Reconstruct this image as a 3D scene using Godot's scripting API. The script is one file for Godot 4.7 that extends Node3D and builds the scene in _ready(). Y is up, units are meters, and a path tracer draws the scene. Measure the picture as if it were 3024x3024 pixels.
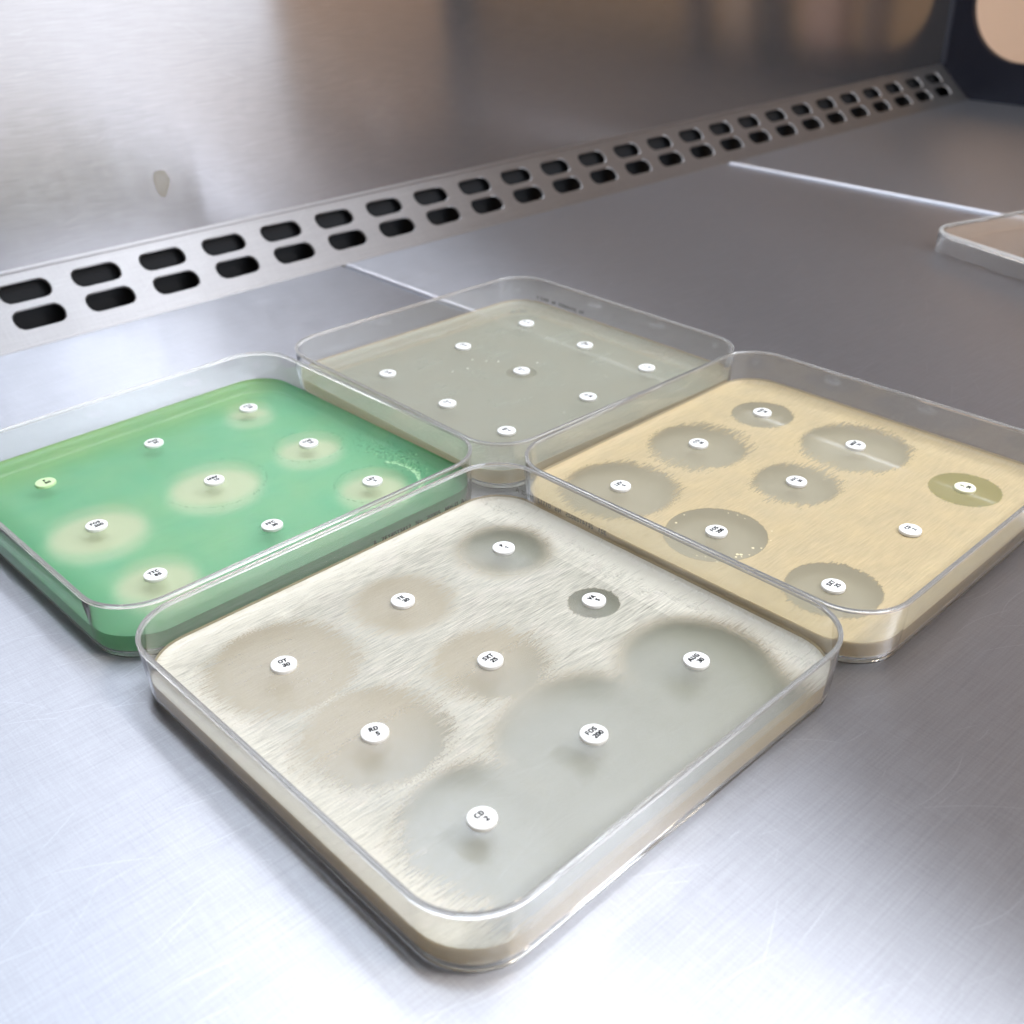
extends Node3D

# Lengths are in metres. The cabinet's own axes: u runs along its back wall to the right, v from the foot of the grille towards the open front.
const ALONG := Vector3(0.74053, 0.0, -0.67203)
const INWARD := Vector3(-0.67203, 0.0, -0.74053)
const FOOT := 0.435372
const MM := 0.001

var rng := RandomNumberGenerator.new()
var used := {}
var M := {}


# ---------------------------------------------------------------- geometry
class Geo:
	var tris := PackedVector3Array()
	var uvs := PackedVector2Array()
	var groups := PackedInt32Array()

	func tri(a: Vector3, b: Vector3, c: Vector3, g := 0, ta := Vector2.ZERO, tb := Vector2.ZERO, tc := Vector2.ZERO) -> void:
		tris.append(a); tris.append(b); tris.append(c)
		uvs.append(ta); uvs.append(tb); uvs.append(tc)
		groups.append(g)

	func quad(a: Vector3, b: Vector3, c: Vector3, d: Vector3, g := 0, ta := Vector2.ZERO, tb := Vector2.ZERO, tc := Vector2.ZERO, td := Vector2.ZERO) -> void:
		tri(a, b, c, g, ta, tb, tc)
		tri(a, c, d, g, ta, tc, td)

	func flat_uv(k: float, shift := Vector2.ZERO) -> void:
		for i in tris.size():
			uvs[i] = Vector2(tris[i].x, tris[i].z) * k + shift

	# as wound already
	func oriented() -> ArrayMesh:
		var st := SurfaceTool.new()
		st.begin(Mesh.PRIMITIVE_TRIANGLES)
		for i in tris.size():
			st.set_smooth_group(groups[i / 3])
			st.set_uv(uvs[i])
			st.add_vertex(tris[i])
		st.generate_normals()
		return st.commit()

	# facing: a direction that the first face should look to; ZERO means the mesh is closed and faces outwards
	func mesh(facing := Vector3.ZERO) -> ArrayMesh:
		var turn := false
		if facing == Vector3.ZERO:
			var vol := 0.0
			var o := tris[0]
			for i in range(0, tris.size(), 3):
				vol += (tris[i] - o).dot((tris[i + 1] - o).cross(tris[i + 2] - o))
			turn = vol > 0.0
		else:
			var s := 0.0
			for i in range(0, tris.size(), 3):
				s += (tris[i + 1] - tris[i]).cross(tris[i + 2] - tris[i]).dot(facing)
			turn = s > 0.0
		var st := SurfaceTool.new()
		st.begin(Mesh.PRIMITIVE_TRIANGLES)
		for i in range(0, tris.size(), 3):
			st.set_smooth_group(groups[i / 3])
			for k in ([0, 2, 1] if turn else [0, 1, 2]):
				st.set_uv(uvs[i + k])
				st.add_vertex(tris[i + k])
		st.generate_normals()
		return st.commit()


# a rounded square seen from above, its side s, as a closed loop
func ring(s: float, r: float, inset: float, y: float, n := 10) -> PackedVector3Array:
	var out := PackedVector3Array()
	var rr := maxf(r - inset, 0.0006)
	var h := s * 0.5 - inset - rr
	var cs := [Vector2(1, 1), Vector2(-1, 1), Vector2(-1, -1), Vector2(1, -1)]
	for k in 4:
		for i in n + 1:
			var t := (k + float(i) / n) * PI * 0.5
			out.append(Vector3(cs[k].x * h + rr * cos(t), y, cs[k].y * h + rr * sin(t)))
	return out


func sweep(g: Geo, s: float, r: float, profile: Array, closed: bool, n := 10) -> void:
	var m := profile.size()
	for j in (m if closed else m - 1):
		var a := ring(s, r, profile[j].x, profile[j].y, n)
		var b := ring(s, r, profile[(j + 1) % m].x, profile[(j + 1) % m].y, n)
		for i in a.size():
			var k := (i + 1) % a.size()
			g.quad(a[i], a[k], b[k], b[i], j)


func cap(g: Geo, loop: PackedVector3Array, group: int, under := false) -> void:
	var c := Vector3.ZERO
	for p in loop:
		c += p
	c /= loop.size()
	for i in loop.size():
		if under:
			g.tri(c, loop[(i + 1) % loop.size()], loop[i], group)
		else:
			g.tri(c, loop[i], loop[(i + 1) % loop.size()], group)


# a box between two corners in its own axes, edges chamfered by c
func bevel_box(g: Geo, lo: Vector3, hi: Vector3, c: float) -> void:
	var mid := (lo + hi) * 0.5
	var h := (hi - lo) * 0.5
	var faces := {}
	for ax in 3:
		for s in [-1.0, 1.0]:
			var b := (ax + 1) % 3
			var d := (ax + 2) % 3
			var p := []
			for q in [[-1, -1], [1, -1], [1, 1], [-1, 1]]:
				var x := Vector3.ZERO
				x[ax] = s * h[ax]
				x[b] = q[0] * (h[b] - c)
				x[d] = q[1] * (h[d] - c)
				p.append(mid + x)
			if s < 0:
				p.reverse()
			faces[[ax, s]] = p
			g.quad(p[0], p[1], p[2], p[3], ax * 2 + (1 if s > 0 else 0))
	if c <= 0.0:
		return
	for ax in 3:
		var b := (ax + 1) % 3
		var d := (ax + 2) % 3
		for sb in [-1.0, 1.0]:
			for sd in [-1.0, 1.0]:
				var e := []
				for t in [[-1, 0], [1, 0], [1, 1], [-1, 1]]:
					var x := Vector3.ZERO
					x[ax] = t[0] * (h[ax] - c)
					x[b] = sb * (h[b] - (c if t[1] else 0.0))
					x[d] = sd * (h[d] - (0.0 if t[1] else c))
					e.append(mid + x)
				if sb * sd > 0:
					e.reverse()
				g.quad(e[0], e[1], e[2], e[3], 10 + ax)
	for sx in [-1.0, 1.0]:
		for sy in [-1.0, 1.0]:
			for sz in [-1.0, 1.0]:
				var a := mid + Vector3(sx * h.x, sy * (h.y - c), sz * (h.z - c))
				var b := mid + Vector3(sx * (h.x - c), sy * h.y, sz * (h.z - c))
				var d := mid + Vector3(sx * (h.x - c), sy * (h.y - c), sz * h.z)
				if sx * sy * sz > 0:
					g.tri(a, b, d, 20)
				else:
					g.tri(a, d, b, 20)


# ---------------------------------------------------------------- naming
func numbered(called: String) -> String:
	var n: int = used.get(called, 0)
	used[called] = n + 1
	return called if n == 0 else "%s_%03d" % [called, n]


func part(called: String, mesh: Mesh, m: Material, parent: Node, at := Vector3.ZERO) -> MeshInstance3D:
	var o := MeshInstance3D.new()
	o.name = called
	o.mesh = mesh
	o.material_override = m
	o.position = at
	parent.add_child(o, true)
	return o


func tag(o: Node, label: String, category := "", group := "") -> void:
	o.set_meta("label", label)
	if category:
		o.set_meta("category", category)
	if group:
		o.set_meta("group", group)


func thing(called: String, label: String, category: String, at: Vector3, turn := 0.0, group := "") -> Node3D:
	var o := Node3D.new()
	o.name = numbered(called)
	o.position = at
	o.rotation.y = turn
	add_child(o, true)
	tag(o, label, category, group)
	return o


# a piece of the setting laid out in the cabinet's axes: x is u, y is up, z is v
func setting(called: String) -> Node3D:
	var o := Node3D.new()
	o.name = numbered(called)
	o.transform = cabinet()
	o.set_meta("kind", "structure")
	add_child(o, true)
	return o


func cabinet() -> Transform3D:
	return Transform3D(Basis(ALONG, Vector3.UP, -INWARD), INWARD * FOOT)


# ---------------------------------------------------------------- textures
func noise_bytes(w: int, h: int, freq: float, seed_: int, octaves := 3, kind := FastNoiseLite.TYPE_SIMPLEX_SMOOTH) -> PackedByteArray:
	return noise_image(w, h, freq, seed_, octaves, kind).get_data()


func noise_image(w: int, h: int, freq: float, seed_: int, octaves := 3, kind := FastNoiseLite.TYPE_SIMPLEX_SMOOTH) -> Image:
	var f := FastNoiseLite.new()
	f.noise_type = kind
	f.seed = seed_
	f.frequency = freq
	f.fractal_octaves = octaves
	var im := f.get_seamless_image(w, h)
	im.convert(Image.FORMAT_L8)
	return im


# fine lines along x (or along y), from noise drawn out that way
func streaks(w: int, h: int, freq: float, seed_: int, stretch: int, along_x := true) -> PackedByteArray:
	var im := noise_image(w / stretch, h, freq, seed_, 4) if along_x else noise_image(w, h / stretch, freq, seed_, 4)
	im.resize(w, h, Image.INTERPOLATE_CUBIC)
	return im.get_data()


func tex(im: Image) -> ImageTexture:
	return ImageTexture.create_from_image(im)


func brushed(n: int, seed_: int, scratches: int, cross := 1.0) -> Array:
	var a := streaks(n, n, 0.22, seed_, 32)
	var b := streaks(n, n, 0.3, seed_ + 1, 24, false)
	var c := noise_bytes(n, n, 0.012, seed_ + 2, 5)
	var fine := noise_bytes(n, n, 0.35, seed_ + 3, 2)
	var rough := PackedByteArray(); rough.resize(n * n)
	var tone := PackedByteArray(); tone.resize(n * n)
	var bump := PackedByteArray(); bump.resize(n * n)
	for i in n * n:
		var s: int = a[i] - 128
		var t: int = int((b[i] - 128) * cross)
		var q: int = c[i] - 128
		var f: int = fine[i] - 128
		rough[i] = clampi(226 + s / 12 + t / 16 + q / 12 + f / 16, 0, 255)
		tone[i] = clampi(230 + s / 13 + t / 16 + q / 40 + f / 14, 0, 255)
		bump[i] = clampi(128 + int(s * 0.6 + t * 0.2 * cross + f * 0.1), 0, 255)
	var r := RandomNumberGenerator.new()
	r.seed = seed_
	for k in scratches:
		var p := Vector2(r.randf() * n, r.randf() * n)
		var dir := r.randf_range(-0.5, 0.7)
		var bend := r.randf_range(-0.006, 0.006)
		var length := r.randi_range(12, 160)
		var deep := r.randi_range(14, 60)
		for j in length:
			p += Vector2.from_angle(dir)
			dir += bend
			var x := posmod(int(p.x), n)
			var y := posmod(int(p.y), n)
			var fade := sin(PI * j / length)
			tone[y * n + x] = clampi(tone[y * n + x] + int(deep * 0.9 * fade), 0, 255)
			rough[y * n + x] = clampi(rough[y * n + x] + int(deep * 1.6 * fade), 0, 255)
			bump[y * n + x] = clampi(bump[y * n + x] - int(deep * fade), 0, 255)
	return [tone, rough, bump].map(func(d): return tex(Image.create_from_data(n, n, false, Image.FORMAT_L8, d)))


# Growth on one plate. n pixels a side over 120 mm; zones are [x, z, radius, softness, ragged] in mm; returns [colour and alpha, relief].
func growth(n: int, seed_: int, base: Color, opacity: float, zones: Array, look: Dictionary) -> Array:
	var px := 120.0 / n
	var line := streaks(n, n, look.get("line_freq", 0.11), seed_, 14, false)
	var thin := streaks(n, n, 0.32, seed_ + 1, 20, false)
	var cloud := noise_bytes(n, n, 0.01, seed_ + 2, 4)
	var grain := noise_bytes(n, n, 0.18, seed_ + 3, 3)
	var clear := PackedFloat32Array(); clear.resize(n * n)
	var rag: float = look.get("streak", 0.5)
	for z in zones:
		var reach: float = z[2] + z[3] * 2.0 + 5.0
		var x0 := clampi(int((z[0] - reach + 60.0) / px), 0, n - 1)
		var x1 := clampi(int((z[0] + reach + 60.0) / px), 0, n - 1)
		var y0 := clampi(int((z[1] - reach + 60.0) / px), 0, n - 1)
		var y1 := clampi(int((z[1] + reach + 60.0) / px), 0, n - 1)
		var soft: float = z[3]
		for y in range(y0, y1 + 1):
			var dy: float = y * px - 60.0 - z[1]
			for x in range(x0, x1 + 1):
				var dx: float = x * px - 60.0 - z[0]
				var d := sqrt(dx * dx + dy * dy)
				if d > reach:
					continue
				var i := y * n + x
				var along := absf(dy) / (d + 0.01)
				var e: float = z[2] + z[4] * (((line[i] - 128) * 0.026 + (thin[i] - 128) * 0.016) * along + (grain[i] - 128) * 0.008)
				var c := clampf((e - d) / soft + 0.5, 0.0, 1.0)
				c = c * c * (3.0 - 2.0 * c)
				clear[i] = 1.0 - (1.0 - clear[i]) * (1.0 - c)
	var im := Image.create(n, n, false, Image.FORMAT_RGBA8)
	var rel := Image.create(n, n, false, Image.FORMAT_L8)
	var loops: bool = look.get("loops", false)
	var open_side: float = look.get("open_side", 99.0)
	var warm: Color = look.get("warm", base)
	var haze: float = look.get("haze", 0.0)
	for y in n:
		var mz := y * px - 60.0
		for x in n:
			var i := y * n + x
			var mx := x * px - 60.0
			var l := (line[i] - 128) / 128.0
			var t := (thin[i] - 128) / 128.0
			var gr := (grain[i] - 128) / 128.0
			var cl := (cloud[i] - 128) / 128.0
			var a: float = 1.0 + rag * (l * 0.75 + t * 0.6) + gr * look.get("grain", 0.1) + cl * 0.1
			var hgt := l * 0.5 + t * 0.45 + gr * 0.25
			var edge := maxf(absf(mx), absf(mz))
			if loops and mz < -44.0 and mz > -57.0:
				var p := Vector2(mx + cl * 9.0, mz + gr * 0.5)
				var k := roundf(p.x / 6.3)
				var h := absf(sin(k * 12.9898) * 43758.5453)
				h -= floorf(h)
				var q := p - Vector2(k * 6.3 + (h - 0.5) * 3.0, -50.5 + (h - 0.5) * 4.0)
				var turn := atan2(q.y, q.x)
				var w := sin(q.length() * (3.4 + h * 2.0) + turn + t * 1.2) * clampf(1.3 - q.length() * 0.27, 0.0, 1.0) * clampf(0.4 + sin(turn + h * 6.0) * 0.8, 0.0, 1.0)
				hgt += w * 0.9
				a += 0.22 * w + 0.2
			if edge > 46.0:
				a += look.get("edge", 0.0) * (edge - 46.0) / 8.0
			var open := clear[i]
			var o := mx - open_side + l * 7.0 + t * 4.0
			if o > -6.0 and mz > -52.0:
				var c := clampf((o + 6.0) / 14.0, 0.0, 1.0)
				c *= clampf((mz + 50.0 + l * 3.0 + t * 2.0) / 10.0, 0.0, 1.0)
				if mz > 42.0:
					c *= clampf((50.0 - mz + l * 6.0) / 6.0, 0.0, 1.0)
				open = 1.0 - (1.0 - open) * (1.0 - c)
			var alpha := clampf(opacity * a, 0.0, 0.97) * (1.0 - open) + haze * open * (0.9 + gr * 0.08 + l * 0.1) * (clampf((22.0 - mx) / 26.0, 0.0, 1.0) * clampf((mz + 34.0) / 22.0, 0.0, 1.0) if loops else 1.0)
			var col := base.lerp(warm, clampf(0.5 + cl * 0.7, 0.0, 1.0))
			if loops:   # the thin growth left inside the zones is creamier than the lawn
				col = col.lerp(Color(0.89, 0.82, 0.70), open * 0.8)
			col.a = clampf(alpha, 0.0, 1.0)
			im.set_pixel(x, y, col)
			hgt *= 1.0 - open
			rel.set_pixel(x, y, Color.from_hsv(0, 0, clampf(0.5 + hgt * 0.3 + (1.0 - open) * 0.12, 0.0, 1.0)))
	return [im, rel]


func dot(im: Image, x: float, z: float, r: float, c: Color) -> void:
	var n := im.get_width()
	var s := n / 120.0
	var p := Vector2((x + 60.0) * s, (z + 60.0) * s)
	for yy in range(int(p.y - r * s) - 1, int(p.y + r * s) + 2):
		for xx in range(int(p.x - r * s) - 1, int(p.x + r * s) + 2):
			if xx >= 0 and yy >= 0 and xx < n and yy < n:
				var k := clampf(r * s - p.distance_to(Vector2(xx, yy)) + 0.5, 0.0, 1.0) * c.a
				var o := im.get_pixel(xx, yy)
				var q := o.lerp(Color(c.r, c.g, c.b, 1.0), k)
				q.a = maxf(o.a, k)
				im.set_pixel(xx, yy, q)


# a broken ring of specks where growth stops
func speck_ring(im: Image, x: float, z: float, r: float, c: Color, from := 0.0, to := TAU, count := 130) -> void:
	for k in count:
		var t := lerpf(from, to, rng.randf())
		var rr := r + rng.randfn(0.0, 0.22)
		dot(im, x + cos(t) * rr, z + sin(t) * rr, rng.randf_range(0.1, 0.26), c)


# ---------------------------------------------------------------- materials
func steel(maps: Array, color: Color, rough: float, tile: float, bump := 0.001, metal := 0.82) -> StandardMaterial3D:
	var m := StandardMaterial3D.new()
	m.albedo_color = color
	m.albedo_texture = maps[0]
	m.metallic = metal
	m.metallic_specular = 0.5
	m.roughness = rough
	m.roughness_texture = maps[1]
	m.anisotropy_enabled = true
	m.anisotropy = -1.0
	m.heightmap_enabled = true
	m.heightmap_texture = maps[2]
	m.heightmap_scale = bump
	m.uv1_scale = Vector3(tile, tile, 1)
	return m


func plain(color: Color, rough := 0.7, spec := 0.5) -> StandardMaterial3D:
	var m := StandardMaterial3D.new()
	m.albedo_color = color
	m.roughness = rough
	m.metallic_specular = spec
	return m


func pane(alpha: float, rough := 0.03) -> StandardMaterial3D:
	var m := StandardMaterial3D.new()
	m.albedo_color = Color(0.95, 0.96, 0.95, alpha)
	m.transparency = BaseMaterial3D.TRANSPARENCY_ALPHA
	m.roughness = rough
	return m


func clear_plastic() -> StandardMaterial3D:
	var m := StandardMaterial3D.new()
	m.albedo_color = Color(0.985, 0.985, 0.975, 0.03)
	m.refraction_enabled = true
	m.refraction_scale = 0.055
	m.roughness = 0.02
	return m


func film(maps: Array, rough: float, bump: float) -> StandardMaterial3D:
	var m := StandardMaterial3D.new()
	m.albedo_texture = tex(maps[0])
	m.transparency = BaseMaterial3D.TRANSPARENCY_ALPHA
	m.roughness = rough
	m.heightmap_enabled = true
	m.heightmap_texture = tex(maps[1])
	m.heightmap_scale = bump
	m.backlight_enabled = true
	m.backlight = Color(0.5, 0.5, 0.5)
	m.texture_repeat = false
	return m


func gels(color: Color, above: float, below: float, map: ImageTexture = null) -> Array:
	return [gel(color, above, map), gel(color, below, map), gel(color if map else color.lerp(Color(1.0, 0.87, 0.64), 0.8), 0.85 if map else 0.42, map)]


func gel(color: Color, alpha: float, map: ImageTexture = null) -> StandardMaterial3D:
	var m := StandardMaterial3D.new()
	m.albedo_color = Color(color.r, color.g, color.b, alpha)
	if map:
		m.albedo_texture = map
	m.transparency = BaseMaterial3D.TRANSPARENCY_ALPHA
	m.roughness = 0.28
	m.backlight_enabled = true
	m.backlight = Color(0.8, 0.8, 0.8) if map else Color(color.r, color.g, color.b)
	m.texture_repeat = false
	return m


func lit(color: Color, energy: float) -> StandardMaterial3D:
	var m := StandardMaterial3D.new()
	m.albedo_color = Color(0.8, 0.8, 0.8)
	m.emission_enabled = true
	m.emission = color
	m.emission_energy_multiplier = energy
	return m


func area(at: Vector3, towards: Vector3, up: Vector3, size: Vector2, color: Color, radiance: float, called: String) -> void:
	var l := AreaLight3D.new()
	l.name = called
	l.area_size = size
	l.area_normalize_energy = false
	l.light_color = color
	l.light_energy = radiance / PI
	l.shadow_enabled = true
	l.area_range = 8.0
	add_child(l, true)
	l.look_at_from_position(at, at + towards, up)


# ---------------------------------------------------------------- the dish
const SIDE := 0.120
const CORNER := 0.0149
const RIM := 0.0161
const AGAR := 0.00485

var dish_meshes := {}


func make_dish_meshes() -> void:
	var g := Geo.new()
	# solid wall: outside, rim, inside, then the foot that it stands on
	sweep(g, SIDE, CORNER, [Vector2(2.3, 0.0) * MM, Vector2(1.5, 0.25) * MM, Vector2(1.45, 0.75) * MM, Vector2(1.85, 1.05) * MM, Vector2(1.75, 1.35) * MM, Vector2(1.15, 1.75) * MM,
		Vector2(0.95, 2.6) * MM, Vector2(0.1, 15.3) * MM, Vector2(1.17, 15.3) * MM, Vector2(2.1, 2.2) * MM,
		Vector2(2.5, 1.55) * MM, Vector2(3.2, 1.5) * MM, Vector2(3.2, 0.75) * MM, Vector2(2.8, 0.6) * MM, Vector2(2.7, 0.1) * MM], true, 12)
	dish_meshes.wall = g.mesh()
	g = Geo.new()
	sweep(g, SIDE, CORNER, [Vector2(0.1, 15.31) * MM, Vector2(0.05, 15.9) * MM, Vector2(0.12, 16.05) * MM, Vector2(0.3, 16.1) * MM, Vector2(0.95, 16.1) * MM, Vector2(1.1, 16.05) * MM, Vector2(1.17, 15.9) * MM, Vector2(1.17, 15.31) * MM], true, 12)
	dish_meshes.rim = g.mesh()
	g = Geo.new()
	cap(g, ring(SIDE, CORNER, 3.25 * MM, 1.1 * MM), 0)
	dish_meshes.base = g.mesh(Vector3.UP)
	# agar: its top climbs a little where it meets the wall
	g = Geo.new()
	var top := [Vector2(2.05, 6.6) * MM, Vector2(2.3, 6.0) * MM, Vector2(2.7, 5.45) * MM, Vector2(3.4, 5.05) * MM, Vector2(4.6, 4.88) * MM, Vector2(6.5, 4.85) * MM]
	var under := [Vector2(6.5, 1.62) * MM, Vector2(3.2, 1.62) * MM, Vector2(2.6, 1.75) * MM, Vector2(2.25, 2.4) * MM]
	sweep(g, SIDE, CORNER, top, false)
	for i in g.groups.size():
		g.groups[i] = 0
	var n0 := g.groups.size()
	cap(g, ring(SIDE, CORNER, 6.5 * MM, AGAR), 0)
	cap(g, ring(SIDE, CORNER, 6.5 * MM, 1.62 * MM), 1)
	var at := g.groups.size()
	sweep(g, SIDE, CORNER, under + [top[0]], false)
	for i in range(at, g.groups.size()):
		g.groups[i] = 2
	var fixed := Geo.new()
	# wind every face away from the agar's middle
	for i in range(0, g.tris.size(), 3):
		var a := g.tris[i]
		var b := g.tris[i + 1]
		var c := g.tris[i + 2]
		var k := i / 3
		var out := Vector3.UP if k < at and g.groups[k] == 0 else Vector3.DOWN if g.groups[k] == 1 else Vector3(a.x + b.x + c.x, -0.02, a.z + b.z + c.z)
		if (b - a).cross(c - a).dot(out) < 0.0:
			fixed.tri(a, b, c, g.groups[k])
		else:
			fixed.tri(a, c, b, g.groups[k])
	fixed.flat_uv(1.0 / SIDE, Vector2(0.5, 0.5))
	var low := Geo.new()
	var upper := Geo.new()
	var rim := Geo.new()
	for i in range(0, fixed.tris.size(), 3):
		([upper, low, rim][fixed.groups[i / 3]] as Geo).tri(fixed.tris[i], fixed.tris[i + 1], fixed.tris[i + 2], fixed.groups[i / 3], fixed.uvs[i], fixed.uvs[i + 1], fixed.uvs[i + 2])
	dish_meshes.agar = upper.mesh(Vector3.UP)
	dish_meshes.edge = rim.oriented()
	dish_meshes.underside = low.mesh(Vector3.DOWN)
	# the film of growth follows the agar 0.06 mm above it
	g = Geo.new()
	var lift := []
	for p in top.slice(1):
		lift.append(p + Vector2(0.04, 0.06) * MM)
	sweep(g, SIDE, CORNER, lift, false)
	for i in g.groups.size():
		g.groups[i] = 0
	cap(g, ring(SIDE, CORNER, 6.54 * MM, AGAR + 0.06 * MM), 0)
	g.flat_uv(1.0 / SIDE, Vector2(0.5, 0.5))
	dish_meshes.film = g.mesh(Vector3.UP)


func dish(x: float, z: float, rot: float, label: String, agar: Array, growth_: Material, growth_name: String) -> Node3D:
	var t := thing("petri_dish", label, "petri dish", Vector3(x, 0.0, z) * MM, -rot, "square petri dishes with agar and paper discs")
	part("wall", dish_meshes.wall, M.plastic, t)
	part("rim", dish_meshes.rim, M.rim, t)
	part("base", dish_meshes.base, M.base, t)
	part("agar", dish_meshes.agar, agar[0], t)
	part("agar_edge", dish_meshes.edge, agar[2], t)
	part("agar_underside", dish_meshes.underside, agar[1], t)
	part(growth_name, dish_meshes.film, growth_, t)
	return t


# a code printed along the outside of a dish wall, so that it shows reversed from the inside
func printed(d: Node3D, words: String, ends: float, side: int, y := 6.4) -> void:
	var w := TextMesh.new()
	w.text = words
	w.font = M.font
	w.font_size = 64
	w.pixel_size = 0.001
	w.depth = 0.001
	w.curve_step = 6.0
	w.horizontal_alignment = HORIZONTAL_ALIGNMENT_RIGHT
	var o := part("printed_code", w, M.print, d)
	if side == 0:
		o.position = Vector3(ends, y, -59.42) * MM
		o.rotation.y = PI
	else:
		o.position = Vector3(59.2, y, ends) * MM
		o.rotation.y = PI / 2
	o.scale = Vector3(0.030, 0.030, 0.02)


var paper_mesh: ArrayMesh


func make_paper() -> void:
	var g := Geo.new()
	var prof := [Vector2(0.0, 0.0), Vector2(2.85, 0.0), Vector2(3.0, 0.1), Vector2(3.02, 0.55), Vector2(2.98, 0.86), Vector2(2.86, 0.97), Vector2(2.6, 1.0), Vector2(0.0, 1.0)]
	var n := 40
	for j in prof.size() - 1:
		for i in n:
			var a := TAU * i / n
			var b := TAU * (i + 1) / n
			var wa := 1.0 + 0.006 * sin(a * 3.0 + 1.0) + 0.004 * sin(a * 7.0)
			var wb := 1.0 + 0.006 * sin(b * 3.0 + 1.0) + 0.004 * sin(b * 7.0)
			var p := func(t: float, w: float, q: Vector2) -> Vector3: return Vector3(cos(t) * q.x * w, q.y, sin(t) * q.x * w) * MM
			if prof[j].x > 0.0:
				g.tri(p.call(a, wa, prof[j]), p.call(b, wb, prof[j]), p.call(b, wb, prof[j + 1]), j)
			if prof[j + 1].x > 0.0:
				g.tri(p.call(a, wa, prof[j]), p.call(b, wb, prof[j + 1]), p.call(a, wa, prof[j + 1]), j)
			elif prof[j].x > 0.0:
				pass
	paper_mesh = g.mesh()


func disc(plate: Node3D, spot: Vector2, words: String, label: String, sink := -0.06, ink := "ink", paper := "paper", turn := 0.0, size := 1.0) -> void:
	var at := plate.transform * Vector3(spot.x * MM, AGAR + 0.06 * MM - sink * MM, spot.y * MM)
	var t := thing("antibiotic_disc", label, "paper disc", at, plate.rotation.y + PI / 2 + turn, "antibiotic discs laid on the agar plates")
	part("paper", paper_mesh, M[paper], t)
	if words:
		var st := SurfaceTool.new()
		var two := words.split("|")
		for k in two.size():
			var w := TextMesh.new()
			w.text = two[k]
			w.font = M.font
			w.font_size = 64
			w.pixel_size = 0.001
			w.depth = 0.0015
			w.curve_step = 5.0
			for j in 4:   # thick print: the same letters, each a hair to the side and a hair higher
				var shift := Vector3([0.0, 0.07, 0.0, 0.07][j] + (0.0 if k == 0 else 0.35), [0.0, 0.0, 0.07, 0.07][j] + (0.82 if k == 0 else -0.92), 0.004 * j) * MM
				st.append_from(w, 0, Transform3D(Basis.from_scale(Vector3.ONE * 0.0262 * size), shift))
		var o := part("lettering", st.commit(), M[ink], t, Vector3(0.0, 1.03 * MM, 0.0))
		o.rotation.x = -PI / 2


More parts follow.
